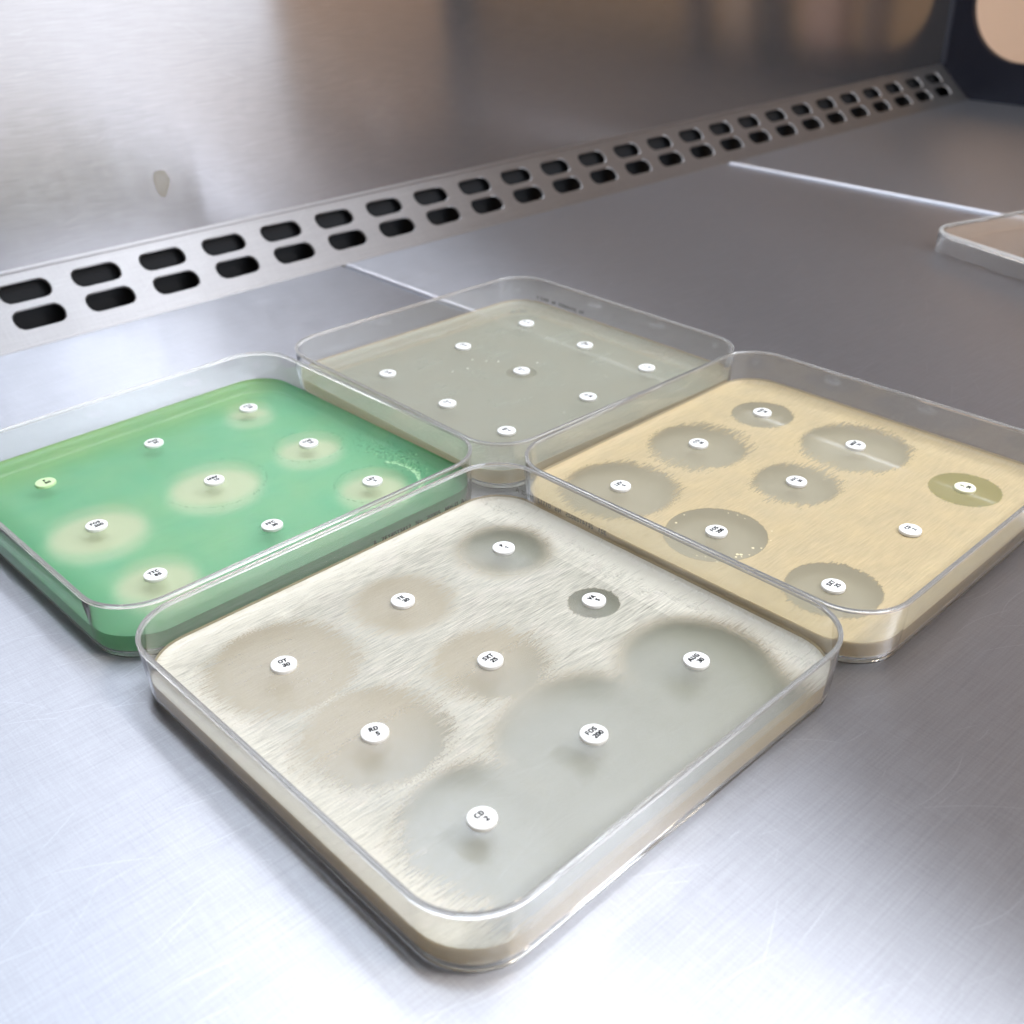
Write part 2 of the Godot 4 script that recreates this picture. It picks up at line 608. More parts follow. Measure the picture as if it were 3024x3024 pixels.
func _ready() -> void:
	rng.seed = 11
	# ------------------------------------------------------------ camera, light, exposure
	var cam := Camera3D.new()
	cam.name = "camera"
	cam.fov = 50.7276
	cam.near = 0.01
	cam.far = 60.0
	var pitch := deg_to_rad(30.2355)
	var roll := deg_to_rad(-1.0375)
	var fwd := Vector3(0, -sin(pitch), -cos(pitch))
	var up := Vector3(0, cos(pitch), -sin(pitch))
	cam.transform = Transform3D(Basis(Vector3.RIGHT * cos(roll) + up * sin(roll), up * cos(roll) - Vector3.RIGHT * sin(roll), -fwd), Vector3(0, 0.1593, 0))
	add_child(cam)
	cam.current = true
	var attr := CameraAttributesPhysical.new()
	attr.frustum_focal_length = 25.31
	attr.frustum_focus_distance = 0.27
	attr.frustum_near = 0.01
	attr.frustum_far = 60.0
	attr.exposure_aperture = 14.0
	cam.attributes = attr

	var around := WorldEnvironment.new()
	var e := Environment.new()
	e.background_mode = Environment.BG_COLOR
	e.background_color = Color(0, 0, 0)
	e.tonemap_mode = Environment.TONE_MAPPER_LINEAR
	e.tonemap_exposure = 1.08
	e.sdfgi_enabled = true
	e.ssao_enabled = true
	e.ssil_enabled = true
	around.environment = e
	around.name = "environment"
	add_child(around)

	var C := cabinet()
	M.lamp = lit(Color(0.93, 0.96, 1.0), 1.4)
	M.tube = lit(Color(0.93, 0.96, 1.0), 6.0)
	M.daylight = lit(Color(0.86, 0.92, 1.0), 0.85)
	M.room_lamp = lit(Color(1.0, 0.93, 0.84), 6.0)
	# the cabinet's own lamp, above and a little behind the plates
	var lamp_at := Vector3(0.28, 0.70, 0.22)
	area(C * (lamp_at + Vector3(0, -0.012, 0)), Vector3.DOWN, ALONG, Vector2(0.36, 0.54), Color(0.91, 0.95, 1.0), 6.0, "cabinet_lamp_light")
	area(C * Vector3(0.735, 0.688, 0.30), Vector3.DOWN, ALONG, Vector2(0.54, 0.30), Color(0.95, 0.97, 1.0), 2.2, "side_lamp_light")
	area(C * Vector3(0.62, 0.715, 0.815), Vector3(0, -1, 0) + INWARD * 0.7 - ALONG * 0.5, ALONG, Vector2(0.10, 0.36), Color(0.95, 0.97, 1.0), 45.0, "front_lamp_light")
	# the window of the room, in front of the cabinet's open side, and the room's lamp
	area(C * Vector3(0.6, 0.55, 2.58), INWARD, Vector3.UP, Vector2(2.5, 1.9), Color(0.88, 0.93, 1.0), 0.95, "room_window_light")
	area(C * Vector3(1.2, 1.88, 1.5), Vector3.DOWN, ALONG, Vector2(0.6, 1.2), Color(1.0, 0.94, 0.88), 20.0, "room_lamp_light")

	# ------------------------------------------------------------ materials
	var maps := brushed(1024, 5, 130)
	M.floor = steel(maps, Color(0.705, 0.715, 0.745), 0.40, 6.0, 0.0014, 0.85)
	M.wall_steel = steel(brushed(1024, 15, 20, 0.35), Color(0.76, 0.75, 0.75), 0.17, 7.0, 0.0004, 0.95)
	M.grille = steel(maps, Color(0.70, 0.69, 0.69), 0.55, 5.0, 0.001, 0.92)
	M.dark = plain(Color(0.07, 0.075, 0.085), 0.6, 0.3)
	M.navy = plain(Color(0.055, 0.065, 0.11), 0.32, 0.5)
	M.beige = plain(Color(0.56, 0.475, 0.36), 0.85, 0.3)
	M.pale = plain(Color(0.90, 0.83, 0.77), 0.85, 0.3)
	M.glass = pane(0.02, 0.02)
	M.plastic = clear_plastic()
	M.rim = clear_plastic()
	M.rim.albedo_color.a = 0.13
	M.bead = clear_plastic()
	M.bead.albedo_color.a = 0.4
	M.base = pane(0.05, 0.05)
	M.paper = plain(Color(0.94, 0.94, 0.93), 1.0, 0.0)
	M.paper_green = plain(Color(0.80, 0.90, 0.70), 0.9, 0.2)
	M.paper_yellow = plain(Color(0.95, 0.95, 0.84), 0.9, 0.2)
	M.ink = plain(Color(0.03, 0.03, 0.04), 0.7, 0.3)
	M.print = plain(Color(0.12, 0.12, 0.13, 0.8), 0.7, 0.2)
	M.print.transparency = BaseMaterial3D.TRANSPARENCY_ALPHA
	M.marker = plain(Color(0.08, 0.24, 0.30), 0.6, 0.2)
	var font := SystemFont.new()
	font.font_names = PackedStringArray(["Droid Sans"])
	font.font_weight = 700
	M.font = font

	build_cabinet()
	build_room()
	make_dish_meshes()
	make_paper()
	build_plates()
	build_lid()


# ---------------------------------------------------------------- the cabinet
func build_cabinet() -> void:
	var C := cabinet()
	# work surface: three trays side by side; each has a rounded upper edge
	var ws := setting("work_surface")
	for s in [[-0.80, 0.2862], [0.2880, 0.5868], [0.5886, 0.9085]]:
		var g := Geo.new()
		var r := 0.0016
		var prof := []   # cross-section in (u, y): left side up, round the edge, across, round the edge, down
		prof.append(Vector2(s[0], -0.012))
		for k in 7:
			var t := PI - k * PI / 12.0
			prof.append(Vector2(s[0] + r + r * cos(t), -r + r * sin(t)))
		for k in 7:
			var t := PI / 2 - k * PI / 12.0
			prof.append(Vector2(s[1] - r + r * cos(t), -r + r * sin(t)))
		prof.append(Vector2(s[1], -0.012))
		for j in prof.size():
			var p: Vector2 = prof[j]
			var q: Vector2 = prof[(j + 1) % prof.size()]
			var grp := 1 if j != 7 and j > 0 and j < prof.size() - 2 else 0
			if j == 7:
				grp = 1
			var z0 := -0.002
			var z1 := 0.72
			g.quad(Vector3(p.x, p.y, z0), Vector3(q.x, q.y, z0), Vector3(q.x, q.y, z1), Vector3(p.x, p.y, z1), grp, Vector2(p.x, z0), Vector2(q.x, z0), Vector2(q.x, z1), Vector2(p.x, z1))
		for z in [-0.002, 0.72]:
			for j in range(1, prof.size() - 1):
				var a := Vector3(prof[0].x, prof[0].y, z)
				var b := Vector3(prof[j].x, prof[j].y, z)
				var c := Vector3(prof[j + 1].x, prof[j + 1].y, z)
				if z < 0:
					g.tri(a, c, b, 5)
				else:
					g.tri(a, b, c, 5)
		part("floor_panel", g.mesh(), M.floor, ws)
	M.trim = plain(Color(0.86, 0.87, 0.90), 0.3)
	M.trim.metallic = 0.75
	for u in [0.2871, 0.5877]:
		var g := Geo.new()
		var n := 12
		for i in n:
			var a := TAU * i / n
			var b := TAU * (i + 1) / n
			var p := Vector3(u + cos(a) * 0.0018, -0.0004 + sin(a) * 0.0018, 0.004)
			var q := Vector3(u + cos(b) * 0.0018, -0.0004 + sin(b) * 0.0018, 0.004)
			var far := Vector3(0, 0, 0.71)
			g.quad(p, q, q + far, p + far, 0)
			g.tri(Vector3(u, -0.0004, 0.004), q, p, 1)
			g.tri(Vector3(u, -0.0004, 0.714), p + far, q + far, 2)
		part("edge_trim", g.mesh(), M.trim, ws)
	# the plenum under the grille and the trays
	var pl := setting("plenum")
	var g0 := Geo.new()
	bevel_box(g0, Vector3(-0.82, -0.06, -0.06), Vector3(0.95, -0.03, 0.74), 0.0)
	part("tray_bed", g0.mesh(), M.dark, pl)

	# back wall
	var bw := setting("back_wall")
	var g := Geo.new()
	g.quad(Vector3(-0.8, 0.0236, -0.0271), Vector3(0.9085, 0.0236, -0.0271), Vector3(0.9085, 0.76, -0.0271), Vector3(-0.8, 0.76, -0.0271), 0, Vector2(-0.8, -0.0236), Vector2(0.9085, -0.0236), Vector2(0.9085, -0.76), Vector2(-0.8, -0.76))
	g.quad(Vector3(-0.8, -0.03, -0.0301), Vector3(0.9085, -0.03, -0.0301), Vector3(0.9085, 0.76, -0.0301), Vector3(-0.8, 0.76, -0.0301), 1)
	g.quad(Vector3(-0.8, 0.0236, -0.0271), Vector3(0.9085, 0.0236, -0.0271), Vector3(0.9085, -0.03, -0.0301), Vector3(-0.8, -0.03, -0.0301), 2)
	g.quad(Vector3(-0.8, 0.76, -0.0271), Vector3(0.9085, 0.76, -0.0271), Vector3(0.9085, 0.76, -0.0301), Vector3(-0.8, 0.76, -0.0301), 3)
	var fix := Geo.new()
	for i in range(0, g.tris.size(), 3):
		var want: Vector3 = [Vector3(0, 0, 1), Vector3(0, 0, -1), Vector3(0, -1, 0), Vector3(0, 1, 0)][g.groups[i / 3]]
		if (g.tris[i + 1] - g.tris[i]).cross(g.tris[i + 2] - g.tris[i]).dot(want) < 0:
			fix.tri(g.tris[i], g.tris[i + 1], g.tris[i + 2], g.groups[i / 3], g.uvs[i], g.uvs[i + 1], g.uvs[i + 2])
		else:
			fix.tri(g.tris[i], g.tris[i + 2], g.tris[i + 1], g.groups[i / 3], g.uvs[i], g.uvs[i + 2], g.uvs[i + 1])
	part("steel_sheet", fix.mesh(), M.wall_steel, bw)
	# a dried splash on the steel
	g = Geo.new()
	var c0 := Vector3(0.2144, 0.0472, -0.02695)
	var n := 48
	for i in n:
		var p := []
		for k in [i, i + 1]:
			var t: float = TAU * (k % n) / n
			var r: float = 1.0 + 0.09 * sin(t * 3 + 0.5) + 0.03 * sin(t * 5 + 2.0) + 0.02 * sin(t * 9)
			p.append(c0 + Vector3(cos(t) * 0.0036 * r, sin(t) * 0.0058 * r, 0))
		g.tri(c0, p[0], p[1])
	M.splash = plain(Color(0.70, 0.66, 0.58, 0.36), 0.5, 0.3)
	M.splash.transparency = BaseMaterial3D.TRANSPARENCY_ALPHA
	part("dried_splash", g.mesh(Vector3(0, 0, 1)), M.splash, bw)
	g = Geo.new()   # the crust left at its rim
	for i in n:
		var p := []
		for k in [i, i + 1]:
			var t: float = TAU * (k % n) / n
			var r: float = 1.0 + 0.09 * sin(t * 3 + 0.5) + 0.03 * sin(t * 5 + 2.0) + 0.02 * sin(t * 9)
			for w in [0.98, 0.80 + 0.08 * sin(t * 4.0)]:
				p.append(c0 + Vector3(cos(t) * 0.0036 * r * w, sin(t) * 0.0058 * r * w, 0.0001))
		g.quad(p[0], p[2], p[3], p[1])
	part("splash_crust", g.mesh(Vector3(0, 0, 1)), M.splash, bw)

	build_grille(C)

	# right-hand side wall with its window
	var sw := setting("side_wall")
	var hole := PackedVector2Array()
	var lo := Vector2(-0.0105, 0.0300)
	var hi := Vector2(0.575, 0.70)
	var rr := 0.045
	for k in 4:
		var cc: Vector2 = [Vector2(hi.x - rr, hi.y - rr), Vector2(lo.x + rr, hi.y - rr), Vector2(lo.x + rr, lo.y + rr), Vector2(hi.x - rr, lo.y + rr)][k]
		for i in 13:
			hole.append(cc + Vector2.from_angle((k + i / 12.0) * PI / 2) * rr)
	var outer := [Vector2(0.62, 0.76), Vector2(-0.0301, 0.76), Vector2(-0.0301, -0.03), Vector2(0.62, -0.03)]
	g = Geo.new()
	for side in [0.9087, 0.9147]:
		var grp := 0 if side < 0.91 else 1
		var tri := func(a: Vector2, b: Vector2, c: Vector2) -> void:
			if grp == 0:
				g.tri(Vector3(side, a.y, a.x), Vector3(side, b.y, b.x), Vector3(side, c.y, c.x), grp)
			else:
				g.tri(Vector3(side, a.y, a.x), Vector3(side, c.y, c.x), Vector3(side, b.y, b.x), grp)
		for k in 4:
			for i in 12:
				tri.call(outer[k], hole[k * 13 + i], hole[k * 13 + i + 1])
			tri.call(outer[k], hole[k * 13 + 12], outer[(k + 1) % 4])
			tri.call(outer[(k + 1) % 4], hole[k * 13 + 12], hole[((k + 1) * 13) % 52])
	for i in 52:
		var a := hole[i]
		var b := hole[(i + 1) % 52]
		g.quad(Vector3(0.9087, a.y, a.x), Vector3(0.9147, a.y, a.x), Vector3(0.9147, b.y, b.x), Vector3(0.9087, b.y, b.x), 2)
	for i in 4:
		var a: Vector2 = outer[i]
		var b: Vector2 = outer[(i + 1) % 4]
		g.quad(Vector3(0.9087, a.y, a.x), Vector3(0.9087, b.y, b.x), Vector3(0.9147, b.y, b.x), Vector3(0.9147, a.y, a.x), 3)
	part("dark_panel", g.mesh(), M.navy, sw)
	g = Geo.new()
	g.quad(Vector3(0.912, lo.y - 0.006, lo.x - 0.006), Vector3(0.912, lo.y - 0.006, hi.x + 0.006), Vector3(0.912, hi.y + 0.006, hi.x + 0.006), Vector3(0.912, hi.y + 0.006, lo.x - 0.006))
	part("window_glass", g.mesh(Vector3(-1, 0, 0)), M.glass, sw)
	# the bead of sealant in the corner between the two walls
	g = Geo.new()
	for i in 6:
		var a := i * PI / 12.0
		var b := (i + 1) * PI / 12.0
		var o := Vector3(0.9087 - 0.0035, 0, -0.0271 + 0.0035)
		var p := o + Vector3(sin(a), 0, -cos(a)) * 0.0035
		var q := o + Vector3(sin(b), 0, -cos(b)) * 0.0035
		g.quad(p + Vector3(0, 0.0245, 0), q + Vector3(0, 0.0245, 0), q + Vector3(0, 0.76, 0), p + Vector3(0, 0.76, 0), 0)
	part("corner_bead", g.mesh(Vector3(-1, 0, 1)), M.navy, sw)

	# left-hand side wall and ceiling, out of the frame, which close the cabinet
	var lw := setting("far_side_wall")
	g = Geo.new()
	bevel_box(g, Vector3(-0.806, -0.03, -0.0301), Vector3(-0.8002, 0.76, 0.72), 0.0)
	part("steel_sheet", g.mesh(), M.wall_steel, lw)
	var ce := setting("cabinet_ceiling")
	g = Geo.new()
	bevel_box(g, Vector3(-0.806, 0.7602, -0.0301), Vector3(0.9147, 0.79, 0.72), 0.0)
	M.white_panel = plain(Color(0.90, 0.90, 0.91), 0.7, 0.4)
	part("ceiling_panel", g.mesh(), M.white_panel, ce)
	# the lamp in the ceiling
	var lamp := thing("cabinet_lamp", "bright flat lamp in the cabinet ceiling above the plates", "lamp", C * Vector3(0.28, 0.70, 0.22), C.basis.get_euler().y)
	g = Geo.new()
	bevel_box(g, Vector3(-0.285, 0.0, -0.158), Vector3(0.285, 0.06, 0.19), 0.004)
	part("housing", g.mesh(), M.white_panel, lamp)
	g = Geo.new()
	bevel_box(g, Vector3(-0.27, -0.008, -0.15), Vector3(0.27, -0.002, 0.18), 0.001)
	part("lamp_diffuser", g.mesh(), M.lamp, lamp)
	M.soft_lamp = lit(Color(0.93, 0.96, 1.0), 0.7)
	lamp = thing("cabinet_lamp", "smaller flat lamp in the cabinet ceiling near the dark side wall", "lamp", C * Vector3(0.735, 0.70, 0.30), C.basis.get_euler().y)
	g = Geo.new()
	bevel_box(g, Vector3(-0.16, 0.0, -0.285), Vector3(0.16, 0.06, 0.285), 0.004)
	part("housing", g.mesh(), M.white_panel, lamp)
	g = Geo.new()
	bevel_box(g, Vector3(-0.15, -0.008, -0.27), Vector3(0.15, -0.002, 0.27), 0.001)
	part("lamp_diffuser", g.mesh(), M.soft_lamp, lamp)
	lamp = thing("tube_lamp", "short tube lamp above the open front of the cabinet", "lamp", C * Vector3(0.62, 0.728, 0.825), C.basis.get_euler().y)
	g = Geo.new()
	bevel_box(g, Vector3(-0.2, 0.012, -0.06), Vector3(0.2, 0.07, 0.06), 0.004)
	part("housing", g.mesh(), M.white_panel, lamp)
	var tube := CylinderMesh.new()
	tube.top_radius = 0.010
	tube.bottom_radius = 0.010
	tube.height = 0.36
	var o := part("lamp_tube", tube, M.tube, lamp)
	o.rotation.z = PI / 2


func build_grille(C: Transform3D) -> void:
	# a sheet that slopes from the trays up to the back wall, pierced by two rows of round-ended slots
	var t := thing("ventilation_grille", "sloping steel grille strip with two rows of dark slots below the back wall", "grille", C.origin, C.basis.get_euler().y)
	var foot := Vector3(0, 0.0, 0.0)
	var head := Vector3(0, 0.0236, -0.0271)
	var slope := (head - foot).normalized()
	var width := (head - foot).length()
	var nrm := Vector3(1, 0, 0).cross(slope)
	if nrm.y < 0:
		nrm = -nrm
	var pitch := 0.030775
	var g := Geo.new()
	var thick := 0.0007
	var at := func(u: float, s: float, d: float) -> Vector3: return Vector3(u, 0, 0) + slope * s - nrm * d
	var first := -30
	var last := 24
	var rows := [[0.14362, 0.01263, 0.0, width * 0.525], [0.14344, 0.02560, width * 0.525, width]]
	for row in rows:
		for k in range(first, last + 1):
			var cu: float = row[0] + pitch * k
			var cs: float = row[1]
			var u0 := cu - pitch * 0.5
			var u1 := cu + pitch * 0.5 if k < last else 0.9084
			var s0: float = row[2]
			var s1: float = row[3]
			var ring_in := []
			var ring_mid := []
			var ring_out := []
			var hl := 0.0103
			var hw := 0.0046
			var m := 32
			for i in m:
				var a := TAU * (i + 0.5) / m
				var d := Vector2(cos(a), sin(a))
				# round-ended slot with tighter corners than a full half circle
				var r := 0.0039
				var box := Vector2(hl - r, hw - r)
				var far := 0.02
				var lo_ := 0.0
				for it in 18:
					var mid := (lo_ + far) * 0.5
					var q := (d * mid).abs() - box
					var dist := Vector2(maxf(q.x, 0), maxf(q.y, 0)).length() + minf(maxf(q.x, q.y), 0.0) - r
					if dist > 0.0:
						far = mid
					else:
						lo_ = mid
				ring_in.append(Vector2(cu, cs) + d * lo_)
				ring_mid.append(Vector2(cu, cs) + d * (lo_ + 0.0005))
				# the same direction carried out to the border of this slot's cell
				var tx := ((u1 if d.x > 0 else u0) - cu) / d.x if absf(d.x) > 1e-6 else 1e9
				var ty := ((s1 if d.y > 0 else s0) - cs) / d.y if absf(d.y) > 1e-6 else 1e9
				ring_out.append(Vector2(cu, cs) + d * minf(tx, ty))
			var corners := [Vector2(u1, s1), Vector2(u0, s1), Vector2(u0, s0), Vector2(u1, s0)]
			for i in m:
				var j := (i + 1) % m
				var a: Vector2 = ring_mid[i]
				var b: Vector2 = ring_mid[j]
				var p: Vector2 = ring_out[i]
				var q: Vector2 = ring_out[j]
				g.quad(at.call(a.x, a.y, 0), at.call(b.x, b.y, 0), at.call(q.x, q.y, 0), at.call(p.x, p.y, 0), 0, a, b, q, p)
				if absf(p.x - q.x) > 1e-7 and absf(p.y - q.y) > 1e-7:
					for cc in corners:
						var on_p: bool = absf(cc.x - p.x) < 1e-7 or absf(cc.y - p.y) < 1e-7
						var on_q: bool = absf(cc.x - q.x) < 1e-7 or absf(cc.y - q.y) < 1e-7
						if on_p and on_q:
							g.tri(at.call(p.x, p.y, 0), at.call(q.x, q.y, 0), at.call(cc.x, cc.y, 0), 0, p, q, cc)
				var ai: Vector2 = ring_in[i]
				var bi: Vector2 = ring_in[j]
				g.quad(at.call(ai.x, ai.y, 0.0004), at.call(bi.x, bi.y, 0.0004), at.call(b.x, b.y, 0), at.call(a.x, a.y, 0), 1, ai, bi, b, a)
				g.quad(at.call(ai.x, ai.y, thick), at.call(bi.x, bi.y, thick), at.call(bi.x, bi.y, 0.0004), at.call(ai.x, ai.y, 0.0004), 1, ai, bi, bi, ai)
	var fixed := Geo.new()
	for i in range(0, g.tris.size(), 3):
		var a := g.tris[i]
		var b := g.tris[i + 1]
		var c := g.tris[i + 2]
		var k := i / 3
		var flip := (b - a).cross(c - a).dot(nrm) > 0.0
		if g.groups[k] == 1:
			flip = false
		if flip:
			fixed.tri(a, c, b, g.groups[k], g.uvs[i], g.uvs[i + 2], g.uvs[i + 1])
		else:
			fixed.tri(a, b, c, g.groups[k], g.uvs[i], g.uvs[i + 1], g.uvs[i + 2])
	part("slotted_sheet", fixed.mesh(nrm), M.grille, t)
	# folded lips along both long edges
	for edge in [[foot, "bottom_lip"], [head, "top_lip"]]:
		var e := Geo.new()
		var r := 0.0011
		var n := 8
		for i in n:
			var a := TAU * i / n
			var b := TAU * (i + 1) / n
			var o: Vector3 = edge[0] + Vector3(0, -0.0002, 0.0002)
			var p := o + Vector3(0, cos(a), sin(a)) * r
			var q := o + Vector3(0, cos(b), sin(b)) * r
			var l := Vector3(-0.8, 0, 0)
			var rt := Vector3(0.9083, 0, 0)
			e.quad(p + l, q + l, q + rt, p + rt, 0, Vector2(-0.8, a), Vector2(-0.8, a), Vector2(0.9, a), Vector2(0.9, a))
		part(edge[1], e.mesh(), M.grille, t)
	# the dark space behind the slots
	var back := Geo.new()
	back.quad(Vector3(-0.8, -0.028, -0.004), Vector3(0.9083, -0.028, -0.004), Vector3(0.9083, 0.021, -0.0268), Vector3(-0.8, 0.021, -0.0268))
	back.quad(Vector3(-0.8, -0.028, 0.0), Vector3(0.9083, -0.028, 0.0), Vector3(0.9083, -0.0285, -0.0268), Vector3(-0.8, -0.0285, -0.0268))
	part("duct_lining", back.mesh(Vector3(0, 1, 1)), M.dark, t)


# ---------------------------------------------------------------- what the steel mirrors and what the side window shows
func build_room() -> void:
	var room := setting("lab_wall")
	var boxes := {
		"right_plaster": [Vector3(2.6, -0.85, -0.6), Vector3(2.7, 1.9, 2.7)],
		"front_plaster": [Vector3(-2.6, -0.85, 2.6), Vector3(2.6, 1.9, 2.7)],
		"left_plaster": [Vector3(-2.7, -0.85, -0.6), Vector3(-2.6, 1.9, 2.7)],
		"rear_plaster": [Vector3(-2.7, -0.85, -0.7), Vector3(2.7, 1.9, -0.6)],
	}
	for k in boxes:
		var g := Geo.new()
		bevel_box(g, boxes[k][0], boxes[k][1], 0.0)
		part(k, g.mesh(), M.beige if k == "right_plaster" else M.pale, room)
	var fl := setting("lab_floor")
	var g := Geo.new()
	bevel_box(g, Vector3(-2.7, -0.95, -0.7), Vector3(2.7, -0.85, 2.7), 0.0)
	part("floor_covering", g.mesh(), plain(Color(0.72, 0.64, 0.56), 0.6), fl)
	var ce := setting("lab_ceiling")
	g = Geo.new()
	bevel_box(g, Vector3(-2.7, 1.9, -0.7), Vector3(2.7, 2.0, 2.7), 0.0)
	part("ceiling_board", g.mesh(), plain(Color(0.8, 0.78, 0.74), 0.85), ce)
	var C := cabinet()
	var win := thing("room_window", "wide daylight window in the lab wall facing the cabinet", "window", C * Vector3(0.6, -0.4, 2.59), C.basis.get_euler().y)
	g = Geo.new()
	bevel_box(g, Vector3(-1.25, 0.0, -0.003), Vector3(1.25, 1.9, 0.003), 0.0)
	part("window_pane", g.mesh(), M.daylight, win)
	g = Geo.new()
	for b in [[Vector3(-1.3, -0.05, -0.02), Vector3(1.3, 0.0, 0.02)], [Vector3(-1.3, 1.9, -0.02), Vector3(1.3, 1.95, 0.02)], [Vector3(-1.3, 0.0, -0.02), Vector3(-1.25, 1.9, 0.02)], [Vector3(1.25, 0.0, -0.02), Vector3(1.3, 1.9, 0.02)]]:
		var f := Geo.new()
		bevel_box(f, b[0], b[1], 0.004)
		part("frame", f.mesh(), M.white_panel, win)
	var rack := thing("storage_rack", "tall brownish rack standing in the lab beyond the side window", "rack", C * Vector3(1.5, -0.85, 0.55), C.basis.get_euler().y)
	var tones := [Color(0.40, 0.33, 0.31), Color(0.70, 0.58, 0.52), Color(0.25, 0.22, 0.22), Color(0.70, 0.61, 0.52), Color(0.38, 0.32, 0.30)]
	var spots := [-0.17, -0.09, 0.0, 0.06, 0.15]
	for i in 5:
		g = Geo.new()
		var half: float = [0.012, 0.03, 0.016, 0.025, 0.014][i]
		bevel_box(g, Vector3(-0.02, 0.0, spots[i] - half), Vector3(0.02, 2.2, spots[i] + half), 0.003)
		part("upright", g.mesh(), plain(tones[i], 0.7), rack)
	var lamp := thing("room_lamp", "ceiling lamp of the lab beside the cabinet", "lamp", C * Vector3(1.2, 1.885, 1.5), C.basis.get_euler().y)
	g = Geo.new()
	bevel_box(g, Vector3(-0.6, 0.0, -0.3), Vector3(0.6, 0.012, 0.3), 0.002)
	part("lamp_diffuser", g.mesh(), M.room_lamp, lamp)


# ---------------------------------------------------------------- the plates
func build_plates() -> void:
	# front plate
	var zones := [[-33.25, -36.3, 12.0, 7.0, 0.7], [-33.3, -1.8, 12.0, 5.0, 1.2], [0.25, -35.3, 6.4, 0.4, 0.25], [-33.0, 33.5, 17.0, 2.5, 1.6], [-0.4, -1.0, 13.0, 4.0, 1.8], [33.0, -34.0, 17.5, 8.0, 0.6], [0.2, 32.8, 15.5, 2.2, 1.8], [33.1, 0.7, 21.0, 7.0, 1.2], [34.0, 33.1, 16.0, 5.0, 1.6]]
	var gm := growth(1000, 21, Color(0.85, 0.835, 0.775), 0.64, zones, {"streak": 0.58, "line_freq": 0.2, "loops": true, "haze": 0.42, "open_side": 31.0, "edge": 0.5, "warm": Color(0.85, 0.83, 0.775)})
	var front := dish(-5.993, -195.592, 0.8142, "front clear square dish of cream agar under streaky white growth", gels(Color(0.768, 0.766, 0.682), 0.24, 0.26), film(gm, 0.3, 0.05), "bacterial_lawn")
	printed(front, "301   2E14108025   No   01112   MH-II  A", -52.0, 0, 7.3)
	disc(front, Vector2(-33.25, -36.28), "P|1", "white disc marked P 1 at the back corner of the front plate")
	disc(front, Vector2(-33.26, -1.79), "TE|30", "white disc marked TE 30 on the front cream plate")
	disc(front, Vector2(0.25, -35.33), "VA|5", "white disc marked VA 5 in a small sharp clear ring on the front plate")
	disc(front, Vector2(-32.91, 33.46), "OT|30", "white disc marked OT 30 near the left corner of the front plate", 0.12, "ink", "paper", -0.25)
	disc(front, Vector2(-0.4, -0.96), "SXT|25", "white disc marked SXT 25 in the middle of the front plate")
	disc(front, Vector2(32.91, -34.08), "AUG|30", "white disc marked AUG 30 near the right corner of the front plate")
	disc(front, Vector2(0.22, 32.78), "RD|5", "white disc marked RD 5 on the front plate", 0.12, "ink", "paper", -0.3)
	disc(front, Vector2(33.09, 0.68), "FOS|200", "white disc marked FOS 200 on the front cream plate")
	disc(front, Vector2(33.98, 33.11), "CD|2", "white disc marked CD 2 nearest the camera on the front plate")

	# green plate
	zones = [[-38.2, -37.4, 8.0, 5.0, 0.4], [-0.9, -36.0, 10.5, 2.0, 0.3], [-0.9, -1.8, 14.0, 5.0, 0.3], [34.0, -34.6, 10.5, 3.0, 0.3], [-1.3, 35.5, 14.0, 5.0, 0.3], [33.6, 36.2, 11.0, 5.0, 0.3]]
	var gt := tex(green_gel(384, zones))
	var thin := growth(640, 41, Color(0.70, 0.87, 0.71), 0.16, zones, {"streak": 0.25, "haze": 0.02, "edge": 0.1, "warm": Color(0.58, 0.82, 0.68)})
	var ringc := Color(0.20, 0.42, 0.28, 0.5)
	speck_ring(thin[0], -0.9, -36.0, 11.2, ringc, 0.0, TAU, 120)
	speck_ring(thin[0], -0.9, -1.8, 15.4, ringc, -2.6, 1.6, 110)
	speck_ring(thin[0], 34.0, -34.6, 11.4, ringc, 0.6, 3.9, 100)
	speck_ring(thin[0], 33.6, 36.2, 13.0, Color(0.25, 0.45, 0.3, 0.3), -2.8, 0.4, 70)
	for k in 420:   # the pale colonies that ring the bare green patch by the right corner
		var t := rng.randf_range(-2.2, 0.9)
		var rr := 13.4 + absf(rng.randfn(0.0, 0.7))
		dot(thin[0], 34.0 + cos(t) * rr, -34.6 + sin(t) * rr, rng.randf_range(0.12, 0.4), Color(0.72, 0.86, 0.68, 0.8))
	for k in 700:
		var p := Vector2(rng.randfn(26.0, 9.0), rng.randfn(-50.5, 2.4))
		dot(thin[0], p.x, p.y, rng.randf_range(0.1, 0.35), Color(0.18, 0.48, 0.28, 0.5) if k % 3 else Color(0.7, 0.86, 0.66, 0.6))
	for k in 40:
		var t := rng.randf() * TAU
		for j in 6:
			dot(thin[0], 34.1 + cos(t) * 3.2 - sin(t) * 0.0, 0.9 + sin(t) * 3.2 - 0.25 * j * signf(sin(t) * -1.0), 0.12, Color(0.2, 0.45, 0.3, 0.4))
	var green := dish(-89.949, -284.058, 0.8060, "clear square dish of bright green agar at the left", gels(Color(1, 1, 1), 0.3, 0.8, gt), film(thin, 0.3, 0.012), "bacterial_lawn")
	printed(green, "A   2E14033412   No   20005   MH-II  A", -48.0, 1, 3.6)
	disc(green, Vector2(-38.24, -37.41), "CTX|30", "white disc marked CTX 30 at the back corner of the green plate")
	disc(green, Vector2(-37.75, -1.7), "AUG|30", "white disc marked AUG 30 on the green plate", 0.25)
	disc(green, Vector2(-0.9, -36.05), "TOB|10", "white disc marked TOB 10 on the green plate")
	disc(green, Vector2(-36.82, 34.49), "F|50", "greenish stained disc marked F 50 at the left of the green plate", 0.25, "ink", "paper_green")
	disc(green, Vector2(-0.92, -1.76), "MRP|10", "white disc marked MRP 10 in the middle of the green plate")
